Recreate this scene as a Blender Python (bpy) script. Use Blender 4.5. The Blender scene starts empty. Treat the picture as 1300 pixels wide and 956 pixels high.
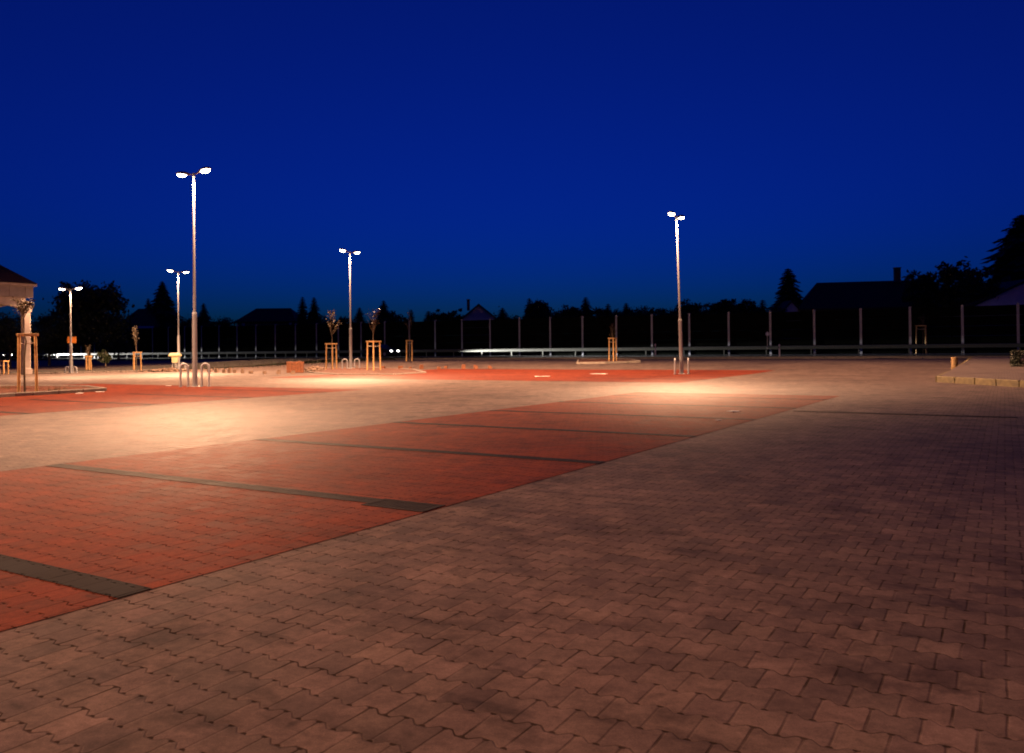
import bpy, math, random
from mathutils import Vector, Matrix, Euler

random.seed(7)
R = math.radians
scene = bpy.context.scene
col = scene.collection

# ------------------------------------------------------------------ camera and ground survey
FPX, CAM_H = 1040.0, 1.4                       # focal length in photo pixels (1300 wide), eye height
ROLL, PITCH = R(0.6), 9.5 / 1040
Xa = Vector((1, 0, 0)); Fa = Vector((0, math.cos(PITCH), math.sin(PITCH))); Ua = Vector((0, -math.sin(PITCH), math.cos(PITCH)))
RIGHT = Xa * math.cos(ROLL) - Ua * math.sin(ROLL)
UP = Xa * math.sin(ROLL) + Ua * math.cos(ROLL)

A = R(31)                                       # the car park's two directions
UU = Vector((math.sin(A), math.cos(A), 0)); VV = Vector((math.cos(A), -math.sin(A), 0))
BO = Vector((-56.56, 129.10, 0)); BD = Vector((3.380, -2.139, 0)); BDN = BD.normalized()   # noise barrier line, 4 m bays
BN = Vector((-BDN.y * -1, 0, 0)); BN = Vector((BDN.y, -BDN.x, 0))                          # towards the car park


def smooth(a, b, x):
    t = max(0.0, min(1.0, (x - a) / (b - a)))
    return t * t * (3 - 2 * t)


def q_of(x, y):
    return (x - BO.x) * BN.x + (y - BO.y) * BN.y


def gz(x, y):                                   # the car park rises gently towards the road
    return 0.35 * (1 - smooth(12, 38, q_of(x, y)))


def tz(x, y):                                   # terrain with the road embankment
    q = q_of(x, y)
    z = gz(x, y)
    return z + (0.62 - z) * (1 - smooth(9.0, 10.4, q))


def ray(px, py):
    return RIGHT * ((px - 650) / FPX) - UP * ((py - 433.5) / FPX) + Fa


def at(px, py, dz=0.0):                         # where the ground was photographed
    d = ray(px, py); z = 0.0
    for _ in range(30):
        t = (z - CAM_H) / d.z
        x, y = d.x * t, d.y * t
        z = 0.5 * z + 0.5 * (gz(x, y) + dz)
    return Vector((x, y, gz(x, y)))


def at_d(px, py, depth):                        # a point at a known distance
    d = ray(px, py)
    t = depth / d.y
    return Vector((d.x * t, d.y * t, CAM_H + d.z * t))


def bp(s, q, z=0.0):                            # metres along / in front of the barrier line
    return BO + BDN * s + BN * q + Vector((0, 0, z))


def uv(u, v, dz=0.0):
    p = UU * u + VV * v
    return Vector((p.x, p.y, gz(p.x, p.y) + dz))


# ------------------------------------------------------------------ mesh building
class MB:
    def __init__(s):
        s.v = []; s.f = []

    def quad(s, a, b, c, d):
        n = len(s.v); s.v += [tuple(a), tuple(b), tuple(c), tuple(d)]; s.f.append((n, n + 1, n + 2, n + 3))

    def tri(s, a, b, c):
        n = len(s.v); s.v += [tuple(a), tuple(b), tuple(c)]; s.f.append((n, n + 1, n + 2))

    def box(s, c, size, mat=None, bev=0.0):
        c = Vector(c); x, y, z = size[0] / 2, size[1] / 2, size[2] / 2
        if bev > 0:
            b = min(bev, x * .8, y * .8, z * .8)
            prof = [(x - b, y - b, -z), (x, y, -z + b), (x, y, z - b), (x - b, y - b, z)]
            n = len(s.v)
            for (ax, ay, az) in prof:
                inner = ax < x
                if inner:
                    pts = [(-ax, -ay), (-ax, -ay), (ax, -ay), (ax, -ay), (ax, ay), (ax, ay), (-ax, ay), (-ax, ay)]
                else:
                    pts = [(-x, -y + b), (-x + b, -y), (x - b, -y), (x, -y + b), (x, y - b), (x - b, y), (-x + b, y), (-x, y - b)]
                for (qx, qy) in pts:
                    p = Vector((qx, qy, az))
                    if mat is not None: p = mat @ p
                    s.v.append(tuple(c + p))
            for k in range(3):
                for i in range(8):
                    s.f.append((n + k * 8 + i, n + k * 8 + (i + 1) % 8, n + (k + 1) * 8 + (i + 1) % 8, n + (k + 1) * 8 + i))
            s.f.append(tuple(n + 24 + i for i in (0, 2, 4, 6)))
            s.f.append(tuple(n + i for i in (6, 4, 2, 0)))
            return
        n = len(s.v)
        for k in (-z, z):
            for (qx, qy) in ((-x, -y), (x, -y), (x, y), (-x, y)):
                p = Vector((qx, qy, k))
                if mat is not None: p = mat @ p
                s.v.append(tuple(c + p))
        s.f += [(n, n + 3, n + 2, n + 1), (n + 4, n + 5, n + 6, n + 7)]
        for i in range(4):
            s.f.append((n + i, n + (i + 1) % 4, n + 4 + (i + 1) % 4, n + 4 + i))

    def tube(s, pts, rad, seg=10, cap=True):
        pts = [Vector(p) for p in pts]
        if not isinstance(rad, (list, tuple)): rad = [rad] * len(pts)
        n = len(s.v); ref = None
        for i, p in enumerate(pts):
            t = (pts[min(i + 1, len(pts) - 1)] - pts[max(i - 1, 0)])
            t = t.normalized() if t.length > 1e-9 else Vector((0, 0, 1))
            if ref is None:
                ref = Vector((1, 0, 0)) if abs(t.x) < .9 else Vector((0, 1, 0))
            a = (ref - t * ref.dot(t)).normalized(); ref = a; b = t.cross(a)
            for k in range(seg):
                w = 2 * math.pi * k / seg
                s.v.append(tuple(p + (a * math.cos(w) + b * math.sin(w)) * rad[i]))
        for i in range(len(pts) - 1):
            for k in range(seg):
                s.f.append((n + i * seg + k, n + i * seg + (k + 1) % seg, n + (i + 1) * seg + (k + 1) % seg, n + (i + 1) * seg + k))
        if cap:
            m = n + (len(pts) - 1) * seg                # caps on vertices of their own: smooth sides keep level normals
            c = len(s.v); s.v += [s.v[n + k] for k in range(seg)]; s.f.append(tuple(c + k for k in reversed(range(seg))))
            c = len(s.v); s.v += [s.v[m + k] for k in range(seg)]; s.f.append(tuple(c + k for k in range(seg)))

    def prism(s, poly, z0, z1):
        n = len(s.v); m = len(poly)
        s.v += [(p[0], p[1], z0) for p in poly] + [(p[0], p[1], z1) for p in poly]
        s.f.append(tuple(reversed(range(n, n + m)))); s.f.append(tuple(range(n + m, n + 2 * m)))
        for i in range(m):
            s.f.append((n + i, n + (i + 1) % m, n + m + (i + 1) % m, n + m + i))

    def loft(s, rings, close=True, cap=True):
        n = len(s.v); m = len(rings[0])
        for r in rings: s.v += [tuple(p) for p in r]
        for i in range(len(rings) - 1):
            for k in range(m if close else m - 1):
                s.f.append((n + i * m + k, n + i * m + (k + 1) % m, n + (i + 1) * m + (k + 1) % m, n + (i + 1) * m + k))
        if cap:
            s.f.append(tuple(n + k for k in reversed(range(m))))
            e = n + (len(rings) - 1) * m
            s.f.append(tuple(e + k for k in range(m)))

    def mesh(s, name, mat, smooth_=False):
        me = bpy.data.meshes.new(name); me.from_pydata(s.v, [], s.f); me.update()
        if mat: me.materials.append(mat)
        if smooth_: me.polygons.foreach_set('use_smooth', [True] * len(me.polygons))
        return me

    def build(s, name, mat, parent=None, smooth_=False, loc=None):
        o = bpy.data.objects.new(name, s.mesh(name, mat, smooth_)); col.objects.link(o)
        if parent is not None: o.parent = parent
        if loc is not None: o.location = loc
        return o


def tag(o, label=None, cat=None, group=None, kind=None):
    if label: o['label'] = label
    if cat: o['category'] = cat
    if group: o['group'] = group
    if kind: o['kind'] = kind
    return o


def empty(name, loc, rz=0.0, label=None, cat=None, group=None):
    o = bpy.data.objects.new(name, None); col.objects.link(o)
    o.empty_display_size = .2
    o.location = loc; o.rotation_euler = (0, 0, rz)
    return tag(o, label, cat, group)


def copy_tree(o, parent=None):
    c = o.copy(); col.objects.link(c)
    if parent is not None: c.parent = parent
    for ch in [x for x in o.children]: copy_tree(ch, c)
    return c


# ------------------------------------------------------------------ materials
class NT:
    def __init__(s, name):
        s.m = bpy.data.materials.new(name); s.m.use_nodes = True
        s.t = s.m.node_tree; s.b = s.t.nodes['Principled BSDF']; s.out = s.t.nodes['Material Output']

    def n(s, typ, **kw):
        x = s.t.nodes.new(typ)
        for k, v in kw.items(): setattr(x, k, v)
        return x

    def put(s, sock, val):
        if isinstance(val, bpy.types.NodeSocket): s.t.links.new(val, sock)
        else: sock.default_value = val

    def math(s, op, a, b=0.0, c=0.0):
        x = s.n('ShaderNodeMath', operation=op)
        s.put(x.inputs[0], a); s.put(x.inputs[1], b); s.put(x.inputs[2], c)
        return x.outputs[0]

    def dot(s, a, vec):
        x = s.n('ShaderNodeVectorMath', operation='DOT_PRODUCT'); s.put(x.inputs[0], a); x.inputs[1].default_value = vec
        return x.outputs['Value']

    def xyz(s, a, b, c=0.0):
        x = s.n('ShaderNodeCombineXYZ'); s.put(x.inputs[0], a); s.put(x.inputs[1], b); s.put(x.inputs[2], c)
        return x.outputs[0]

    def noise(s, vec, scale, detail=3.0, rough=.55):
        x = s.n('ShaderNodeTexNoise'); x.inputs['Scale'].default_value = scale; x.inputs['Detail'].default_value = detail
        x.inputs['Roughness'].default_value = rough
        if vec is not None: s.put(x.inputs['Vector'], vec)
        return x.outputs[0]

    def map(s, v, a, b, c, d, typ='LINEAR'):
        x = s.n('ShaderNodeMapRange', interpolation_type=typ); s.put(x.inputs[0], v)
        for i, w in enumerate((a, b, c, d)): s.put(x.inputs[i + 1], w)
        return x.outputs[0]

    def mix(s, fac, a, b, blend='MIX'):
        x = s.n('ShaderNodeMix', data_type='RGBA', blend_type=blend)
        s.put(x.inputs[0], fac); s.put(x.inputs[6], a); s.put(x.inputs[7], b)
        return x.outputs[2]

    def scale(s, colr, f):
        x = s.n('ShaderNodeVectorMath', operation='SCALE'); s.put(x.inputs[0], colr); s.put(x.inputs['Scale'], f)
        return x.outputs[0]


def rgb(r, g, b): return (r, g, b, 1.0)


def mat_simple(name, c, rough=.6, metal=0.0, var=.25, nscale=6.0, spec=.5, bump=0.0, bscale=60.0):
    s = NT(name)
    tc = s.n('ShaderNodeTexCoord').outputs['Object']
    nz = s.noise(tc, nscale, 5)
    f = s.map(nz, .3, .7, 1 - var, 1 + var)
    s.put(s.b.inputs['Base Color'], s.scale(s_rgb(s, c), f))
    s.put(s.b.inputs['Roughness'], s.map(nz, .3, .7, max(.05, rough - .08), min(1, rough + .08)))
    s.b.inputs['Metallic'].default_value = metal
    s.b.inputs['Specular IOR Level'].default_value = spec
    if bump > 0:
        b = s.n('ShaderNodeBump'); b.inputs['Strength'].default_value = bump; b.inputs['Distance'].default_value = .01
        s.put(b.inputs['Height'], s.noise(tc, bscale, 4)); s.put(s.b.inputs['Normal'], b.outputs[0])
    return s.m


def s_rgb(s, c):
    x = s.n('ShaderNodeRGB'); x.outputs[0].default_value = (c[0], c[1], c[2], 1)
    return x.outputs[0]


def mat_paver(name, c, var=.22, joint=.28, rough=.72, stain=.45, spec=.16):
    """interlocking pavers: wavy course joints, straight staggered cross joints, small open corners"""
    s = NT(name)
    P = s.n('ShaderNodeNewGeometry').outputs['Position']
    PW, PH, AMP = .178, .190, .085
    wob = s.noise(P, 1.7, 2)
    x = s.math('DIVIDE', s.math('ADD', s.dot(P, tuple(VV)), s.math('MULTIPLY', wob, .02)), PW)
    y = s.math('DIVIDE', s.math('ADD', s.dot(P, tuple(UU)), s.math('MULTIPLY', wob, .02)), PH)
    cosx = s.math('COSINE', s.math('MULTIPLY', x, 2 * math.pi))
    w = s.math('MAXIMUM', s.math('MINIMUM', s.math('MULTIPLY', cosx, -1.7), 1), -1)
    n = s.math('ROUND', y)
    par = s.math('COSINE', s.math('MULTIPLY', n, math.pi))
    dy = s.math('SUBTRACT', s.math('SUBTRACT', y, n), s.math('MULTIPLY', s.math('MULTIPLY', par, w), AMP))
    row = s.math('SUBTRACT', n, s.math('LESS_THAN', dy, 0))
    drow = s.math('MULTIPLY', s.math('ABSOLUTE', dy), PH)
    xr = s.math('ADD', x, s.math('MULTIPLY', row, .5))
    cell = s.math('FLOOR', xr)
    fx = s.math('SUBTRACT', xr, cell)
    dcol = s.math('MULTIPLY', s.math('SUBTRACT', .5, s.math('ABSOLUTE', s.math('SUBTRACT', fx, .5))), PW)
    d = s.math('MINIMUM', drow, dcol)
    corner = s.math('SQRT', s.math('ADD', s.math('MULTIPLY', drow, drow), s.math('MULTIPLY', dcol, dcol)))
    wn = s.n('ShaderNodeTexWhiteNoise', noise_dimensions='2D'); s.put(wn.inputs['Vector'], s.xyz(row, cell))
    rnd, rcol = wn.outputs['Value'], wn.outputs['Color']
    jn = s.noise(P, 9.0, 2)
    jw = s.map(jn, .35, .65, .0022, .0048)
    jm = s.map(d, jw, s.math('ADD', jw, .003), 1, 0)
    hm = s.map(corner, .0125, .0175, 1, 0)
    openj = s.map(s.noise(P, 3.1, 2), .40, .66, .14, .95)
    jm = s.math('MAXIMUM', s.math('MULTIPLY', jm, openj), hm)
    big = s.noise(P, .35, 5, .6); mid = s.noise(P, 2.6, 5, .62); fine = s.noise(P, 160, 3, .6)
    tone = s.math('MULTIPLY', s.map(rnd, 0, 1, 1 - var, 1 + var), s.math('MULTIPLY', s.map(fine, .3, .7, .80, 1.20), s.map(s.noise(P, 45, 4, .65), .3, .7, .86, 1.14)))
    tone = s.math('MULTIPLY', tone, s.map(mid, .3, .7, 1 - stain * .55, 1 + stain * .25))
    tone = s.math('MULTIPLY', tone, s.map(s.noise(P, 12, 6, .7), .32, .68, 1 - stain * .4, 1 + stain * .25))
    tone = s.math('MULTIPLY', tone, s.map(s.noise(P, .9, 6, .7), .54, .66, 1.0, 1 - stain * .75))
    tone = s.math('MULTIPLY', tone, s.map(big, .35, .65, 1 - stain * .35, 1 + stain * .2))
    streak = s.xyz(s.math('MULTIPLY', s.dot(P, tuple(UU)), 3.2), s.math('MULTIPLY', s.dot(P, tuple(VV)), 1.1), 0)
    tone = s.math('MULTIPLY', tone, s.map(s.noise(streak, 1.3, 5, .65), .55, .72, 1.0, 1 - stain * .85))   # dark scuffs lying along the courses
    spots = s.noise(P, 4.3, 2, .5)
    tone = s.math('MULTIPLY', tone, s.map(spots, .69, .74, 1.0, 1 - stain * .7))                             # oil drips
    base = s.scale(s_rgb(s, c), tone)
    hue = s.mix(.02, base, s.scale(rcol, s.math('MULTIPLY', tone, sum(c) / 3 * 1.6)))
    colr = s.mix(s.math('MULTIPLY', jm, 1 - joint), hue, rgb(.012, .010, .008))
    s.put(s.b.inputs['Base Color'], colr)
    rg = s.math('ADD', s.map(rnd, 0, 1, rough - .03, rough + .03), s.map(mid, .3, .7, -.015, .015))
    s.put(s.b.inputs['Roughness'], s.math('MAXIMUM', rg, s.math('MULTIPLY', jm, .95)))
    s.put(s.b.inputs['Specular IOR Level'], s.map(jm, 0, 1, spec, .0))
    # every block lies a touch out of level, its edges are worn round
    tilt = s.n('ShaderNodeVectorMath', operation='SUBTRACT'); s.put(tilt.inputs[0], rcol); tilt.inputs[1].default_value = (.5, .5, .5)
    tl = s.n('ShaderNodeVectorMath', operation='MULTIPLY'); s.put(tl.inputs[0], tilt.outputs[0]); tl.inputs[1].default_value = (.007, .007, 0)
    ad = s.n('ShaderNodeVectorMath', operation='ADD'); s.put(ad.inputs[0], s.n('ShaderNodeNewGeometry').outputs['Normal']); s.put(ad.inputs[1], tl.outputs[0])
    nn = s.n('ShaderNodeVectorMath', operation='NORMALIZE'); s.put(nn.inputs[0], ad.outputs[0])
    edge = s.map(d, 0, .009, 0, 1, 'SMOOTHSTEP')
    hgt = s.math('ADD', s.math('MULTIPLY', edge, s.math('SUBTRACT', 1, hm)), s.math('MULTIPLY', fine, .10))
    hgt = s.math('ADD', hgt, s.math('MULTIPLY', mid, .15))
    b = s.n('ShaderNodeBump'); b.inputs['Strength'].default_value = .4; b.inputs['Distance'].default_value = .004
    s.put(b.inputs['Height'], hgt); s.put(b.inputs['Normal'], nn.outputs[0])
    s.put(s.b.inputs['Normal'], b.outputs[0])
    return s.m


def mat_emit(name, c, strength):
    s = NT(name)
    s.b.inputs['Base Color'].default_value = (.8, .8, .8, 1)
    s.b.inputs['Emission Color'].default_value = (c[0], c[1], c[2], 1)
    s.b.inputs['Emission Strength'].default_value = strength
    return s.m


def mat_leaf(name, c, var=.5):
    s = NT(name)
    P = s.n('ShaderNodeTexCoord').outputs['Object']
    f = s.map(s.noise(P, 1.6, 4), .3, .7, 1 - var, 1 + var)
    s.put(s.b.inputs['Base Color'], s.scale(s_rgb(s, c), f))
    s.b.inputs['Roughness'].default_value = .6
    return s.m


def mat_tile(name, c, step=.33):
    s = NT(name)
    P = s.n('ShaderNodeTexCoord').outputs['Object']
    br = s.n('ShaderNodeTexBrick'); s.put(br.inputs['Vector'], P); br.inputs['Scale'].default_value = 1 / step
    br.inputs['Color1'].default_value = (c[0], c[1], c[2], 1); br.inputs['Color2'].default_value = (c[0] * .7, c[1] * .7, c[2] * .7, 1)
    br.inputs['Mortar'].default_value = (c[0] * .3, c[1] * .3, c[2] * .3, 1)
    s.put(s.b.inputs['Base Color'], br.outputs[0]); s.b.inputs['Roughness'].default_value = .8
    return s.m


M = {}
M['grey'] = mat_paver('grey concrete pavers', (.175, .128, .103), var=.2, stain=.65)
M['red'] = mat_paver('red concrete pavers', (.205, .043, .017), var=.15, stain=.5, spec=.08)
M['dark'] = mat_paver('charcoal concrete pavers', (.017, .0145, .012), var=.2, spec=.10)
M['walk'] = mat_paver('pale footpath pavers', (.19, .15, .13), var=.1)
M['asphalt'] = mat_simple('asphalt', (.05, .05, .052), .8, bump=.4, bscale=30)
M['soil'] = mat_simple('dark soil', (.028, .022, .014), .95, var=.5, nscale=1.5, bump=.6, bscale=4)
M['mulch'] = mat_simple('bark mulch', (.10, .032, .014), .9, var=.6, nscale=14, bump=.9, bscale=25)
M['kerb'] = mat_simple('kerb concrete', (.21, .185, .16), .75, var=.25, nscale=3, bump=.3)
M['kerblit'] = mat_simple('yellow-lit kerb concrete', (.17, .135, .06), .8, var=.4, nscale=4, bump=.3)  # yellow of the lamplight put into the kerb colour
M['galv'] = mat_simple('galvanised steel', (.50, .50, .50), .42, metal=.55, var=.12, nscale=5)
M['pole'] = mat_simple('painted pole steel', (.31, .33, .355), .5, metal=0, var=.10, nscale=4)
M['hoop'] = mat_simple('brushed steel hoop', (.40, .43, .47), .45, metal=0, var=.12)
M['wood'] = mat_simple('raw stake timber', (.48, .29, .11), .7, var=.28, nscale=7, bump=.2)
M['bark2'] = mat_simple('weathered post timber', (.22, .14, .06), .8, var=.35, nscale=9, bump=.3)
M['tie'] = mat_simple('tree tie webbing', (.55, .5, .42), .8)
M['bark'] = mat_simple('bark', (.10, .075, .05), .9, var=.4, bump=.5)
M['leaf'] = mat_leaf('broad leaves', (.020, .032, .011))
M['leaf2'] = mat_leaf('deep green leaves', (.028, .046, .016))
M['needle'] = mat_leaf('spruce needles', (.020, .038, .017))
M['sapleaf'] = mat_leaf('young leaves', (.05, .036, .013))
M['hedge'] = mat_leaf('hedge leaves', (.014, .021, .009))
M['grass'] = mat_leaf('grass blades', (.06, .10, .03))
M['panel'] = mat_simple('dark noise barrier panel', (.005, .006, .005), 1.0, var=.3, nscale=1.2, spec=0)
M['rail'] = mat_simple('dull weathered rail steel', (.085, .09, .08), .6, metal=.3, var=.2)
M['post'] = mat_simple('pale barrier post steel', (.33, .34, .40), .5, metal=.2, var=.15)
M['white'] = mat_simple('white plaster', (.82, .80, .78), .8, var=.08, nscale=2)
M['plaster'] = mat_simple('grey plaster', (.66, .67, .66), .85, var=.1, nscale=2)
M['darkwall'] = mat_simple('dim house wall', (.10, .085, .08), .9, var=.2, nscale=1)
M['stone'] = mat_simple('pale render stone', (.50, .43, .39), .8, var=.15, nscale=2.5)
M['fascia'] = mat_simple('greyer fascia panel', (.33, .29, .28), .85, var=.2, nscale=1.6)
M['rooftile'] = mat_tile('dark red roof tiles', (.05, .012, .010))
M['roofdark'] = mat_tile('dark roof tiles', (.035, .028, .028))
M['glass'] = mat_simple('dark glass', (.02, .025, .03), .1, var=.1)
M['brick'] = mat_simple('red paver block', (.24, .09, .04), .75, var=.3, nscale=5, bump=.3)
M['block'] = mat_simple('loose concrete block', (.22, .15, .105), .8, var=.3, nscale=6, bump=.3)
M['iron'] = mat_simple('cast iron', (.022, .019, .018), .8, metal=0, spec=.15, var=.3, nscale=9)
M['void'] = mat_simple('gully shaft shade', (.002, .002, .002), .9)
M['bulb'] = mat_emit('lit lamp bowl', (1.0, .80, .55), 36.0)
M['bin'] = mat_simple('pale yellow plastic', (.62, .58, .34), .5, var=.1)
M['orange'] = mat_simple('orange sign face', (.75, .26, .04), .5, var=.08)
M['signwhite'] = mat_simple('white sign face', (.75, .75, .75), .5, var=.05)
M['black'] = mat_simple('black plastic', (.02, .02, .02), .5)
M['paper'] = mat_simple('white paper', (.85, .85, .83), .8, var=.05)
M['carbody'] = mat_simple('dark car paint', (.03, .034, .045), .3, metal=.3, var=.1)
M['tyre'] = mat_simple('tyre rubber', (.02, .02, .02), .85)
M['headlight'] = mat_emit('lit headlight', (1.0, .95, .88), 14.0)
M['taillight'] = mat_simple('red tail lamp plastic', (.3, .01, .01), .3)

# ------------------------------------------------------------------ ground sheets


def frange(a, b, n): return [a + (b - a) * i / n for i in range(n + 1)]


def sheet(name, mat, corner, dz, nu, nv):
    """a draped patch between four ground corners"""
    a, b, c, d = [Vector(p) for p in corner]
    mb = MB()
    for j in range(nv + 1):
        t = j / nv; l = a.lerp(d, t); r = b.lerp(c, t)
        for i in range(nu + 1):
            p = l.lerp(r, i / nu); mb.v.append((p.x, p.y, gz(p.x, p.y) + dz))
    for j in range(nv):
        for i in range(nu):
            k = j * (nu + 1) + i; mb.f.append((k, k + 1, k + nu + 2, k + nu + 1))
    return tag(mb.build(name, mat, None, True), kind='structure')


# terrain to the horizon
xs = [-900, -700, -500, -350] + frange(-220, 220, 88) + [350, 500, 700, 900]
ys = [-600, -400, -200, -100] + frange(-60, 260, 80) + [400, 550, 700, 900]
mb = MB()
for y in ys:
    for x in xs: mb.v.append((x, y, tz(x, y) - .12))
W = len(xs)
for j in range(len(ys) - 1):
    for i in range(W - 1): mb.f.append((j * W + i, j * W + i + 1, (j + 1) * W + i + 1, (j + 1) * W + i))
tag(mb.build('ground', M['soil'], None, True), kind='structure')

# grey paving of the whole car park (its far edge follows the road)
mb = MB(); S0, S1, NS = -60, 215, 275
qs = [10.6 + i * 1.0 for i in range(0, 150)]
for q in qs:
    for k in range(NS + 1):
        p = bp(S0 + (S1 - S0) * k / NS, q); mb.v.append((p.x, p.y, gz(p.x, p.y)))
for j in range(len(qs) - 1):
    for i in range(NS): mb.f.append((j * (NS + 1) + i, (j + 1) * (NS + 1) + i, (j + 1) * (NS + 1) + i + 1, j * (NS + 1) + i + 1))
tag(mb.build('grey_paving', M['grey'], None, True), kind='structure')


def uvsheet(name, mat, u0, u1, v0, v1, dz):
    return sheet(name, mat, (uv(u0, v0), uv(u1, v0), uv(u1, v1), uv(u0, v1)), dz, max(1, int(abs(u1 - u0))), max(1, int(abs(v1 - v0))))


sheet('red_paving', M['red'], (uv(-6, -10.5), uv(24.1, -9.9), uv(24.1, -3.92), uv(-6, -4.52)), .004, 30, 6)          # bays in front
uvsheet('red_paving', M['red'], 2, 22.4, -36, -19.6, .004)              # double bays round the big lamp
uvsheet('red_paving', M['red'], 31, 47.0, -34, -11.0, .004)             # bays round the far lamp
for u in (-.3, 2.95, 5.85, 9.1, 12.42, 15.75, 19.0, 22.3):
    uvsheet('dark_paving_line', M['dark'], u - .11, u + .11, -10.38 + .02 * u, (-4.40 + .02 * u) if u != 5.85 else -4.99, .008)
uvsheet('dark_paving_line', M['dark'], 18.1, 18.26, -3.9, .2, .008)
for u in (7.3, 10.6, 13.9, 17.2, 20.5):
    uvsheet('dark_paving_line', M['dark'], u - .11, u + .11, -25.6, -19.6, .008)
for u in (34.4, 37.7, 41.0, 44.3):
    uvsheet('dark_paving_line', M['dark'], u - .11, u + .11, -17.2, -11.0, .008)

# road on its low embankment, verge and kerb
mb = MB()
for k in range(0, 60):
    s = -140 + k * 6
    for q in (2.7, 9.0): mb.v.append(tuple(bp(s, q, .64)))
for k in range(59): mb.f.append((2 * k, 2 * k + 1, 2 * k + 3, 2 * k + 2))
tag(mb.build('road', M['asphalt'], None), kind='structure')
mb = MB()
for (q, wd) in ((3.0, .12), (8.7, .12)):
    mb.quad(bp(-140, q - wd / 2, .645), bp(214, q - wd / 2, .645), bp(214, q + wd / 2, .645), bp(-140, q + wd / 2, .645))
for k in range(58):
    s = -138 + k * 6
    mb.quad(bp(s, 5.8, .645), bp(s + 3, 5.8, .645), bp(s + 3, 5.92, .645), bp(s, 5.92, .645))
tag(mb.build('road_marking', mat_simple('road paint', (.6, .6, .6), .6), None), kind='structure')
mb = MB()
k0 = 40
for k in range(k0, 200):
    c = bp(k * 1.0 + .5, 10.5); z = gz(c.x, c.y)
    mb.box((c.x, c.y, z + .05), (.985, .18, .30), Matrix.Rotation(math.atan2(BDN.y, BDN.x), 3, 'Z'), .015)
tag(mb.build('kerb', M['kerb'], None), kind='structure')

# dark unlit bank between the car park and the road
edge_px = [(-160, 478), (-60, 476.5), (0, 475.3), (60, 474.2), (100, 473.2), (160, 471.5), (205, 470), (240, 468.3), (300, 464.5), (360, 461.4), (410, 459.2)]
edge = [at(*p) for p in edge_px]
mb = MB(); NB = 8
for p in edge:
    s = (p - BO).dot(BDN); q0 = q_of(p.x, p.y)
    for j in range(NB + 1):
        t = j / NB; q = q0 + (9.2 - q0) * t; w = bp(s, q)
        z0 = gz(p.x, p.y) + .05
        bump_ = .10 * math.sin(s * .9 + j) * (1 if 0 < j < NB else 0)
        z = z0 + (.62 - z0) * smooth(.0, 1, t) + bump_
        mb.v.append((w.x, w.y, z))
for i in range(len(edge) - 1):
    for j in range(NB):
        k = i * (NB + 1) + j; mb.f.append((k, k + NB + 1, k + NB + 2, k + 1))
tag(mb.build('earth_bank', M['soil'], None, True), kind='structure')
mb = MB()
for i in range(len(edge) - 1):
    a, b = edge[i], edge[i + 1]; d = b - a; n = max(1, int(d.length)); ang = math.atan2(d.y, d.x)
    for k in range(n):
        c = a + d * ((k + .5) / n); mb.box((c.x, c.y, gz(c.x, c.y) + .01), (d.length / n - .012, .12, .16), Matrix.Rotation(ang, 3, 'Z'), .012)
tag(mb.build('kerb', M['kerb'], None), kind='structure')


def bed(name, pts, kerbmat, h=.12, mound=.06, kerb=True, soil='mulch'):
    """a planting bed: kerb stones round an uneven mulch surface"""
    P = [Vector((p.x, p.y, 0)) for p in pts]; c = sum(P, Vector()) / len(P)
    if kerb:
        mb = MB()
        for i in range(len(P)):
            a, b = P[i], P[(i + 1) % len(P)]; d = b - a; n = max(1, round(d.length)); ang = math.atan2(d.y, d.x)
            for k in range(n):
                m = a + d * ((k + .5) / n)
                mb.box((m.x, m.y, gz(m.x, m.y) + h / 2 - .03), (d.length / n - .01, .15, h + .06), Matrix.Rotation(ang, 3, 'Z'), .02)
        tag(mb.build('kerb', kerbmat, None), kind='structure')
    mb = MB(); NR, NA = 14, 72
    rnd = random.Random(len(pts) * 7 + 3)
    per = []
    tot = [((P[(i + 1) % len(P)] - P[i]).length) for i in range(len(P))]; L = sum(tot)
    for k in range(NA):
        d = L * k / NA
        for i in range(len(P)):
            if d <= tot[i] or i == len(P) - 1:
                per.append(P[i].lerp(P[(i + 1) % len(P)], min(1, d / tot[i]))); break
            d -= tot[i]
    for r in range(NR + 1):
        t = .02 + .98 * r / NR
        for k in range(NA):
            p = c.lerp(per[k], t)
            z = gz(p.x, p.y) + (h - .05) * (1 if kerb else smooth(1, .8, t)) + mound * (1 - t * t) + (rnd.uniform(-.025, .025) if r < NR else (0 if kerb else -.02))
            mb.v.append((p.x, p.y, z))
    for r in range(NR):
        for k in range(NA):
            mb.f.append((r * NA + k, r * NA + (k + 1) % NA, (r + 1) * NA + (k + 1) % NA, (r + 1) * NA + k))
    mb.f.append(tuple(range(NA)))
    tag(mb.build(name, M[soil], None, False), kind='structure')
    return c


bedA = [at(-40, 507.5), at(18, 503.5), at(40, 502.3), at(133, 496.6), at(110, 493.5), at(20, 492.5), at(-60, 494)]
bed('planting_bed', bedA, M['kerb'], .13, .05)
bedB = [at(392, 473), at(430, 476), at(500, 476), at(540, 473.5), at(525, 469.5), at(470, 467.5), at(410, 468)]
bed('planting_bed', bedB, M['kerb'], .08, .16)
bedC = [at(733, 462.2), at(768, 461.8), at(812, 460.2), at(800, 457.8), at(735, 457.6)]
bed('planting_bed', bedC, M['kerb'], .16, .03)

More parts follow.
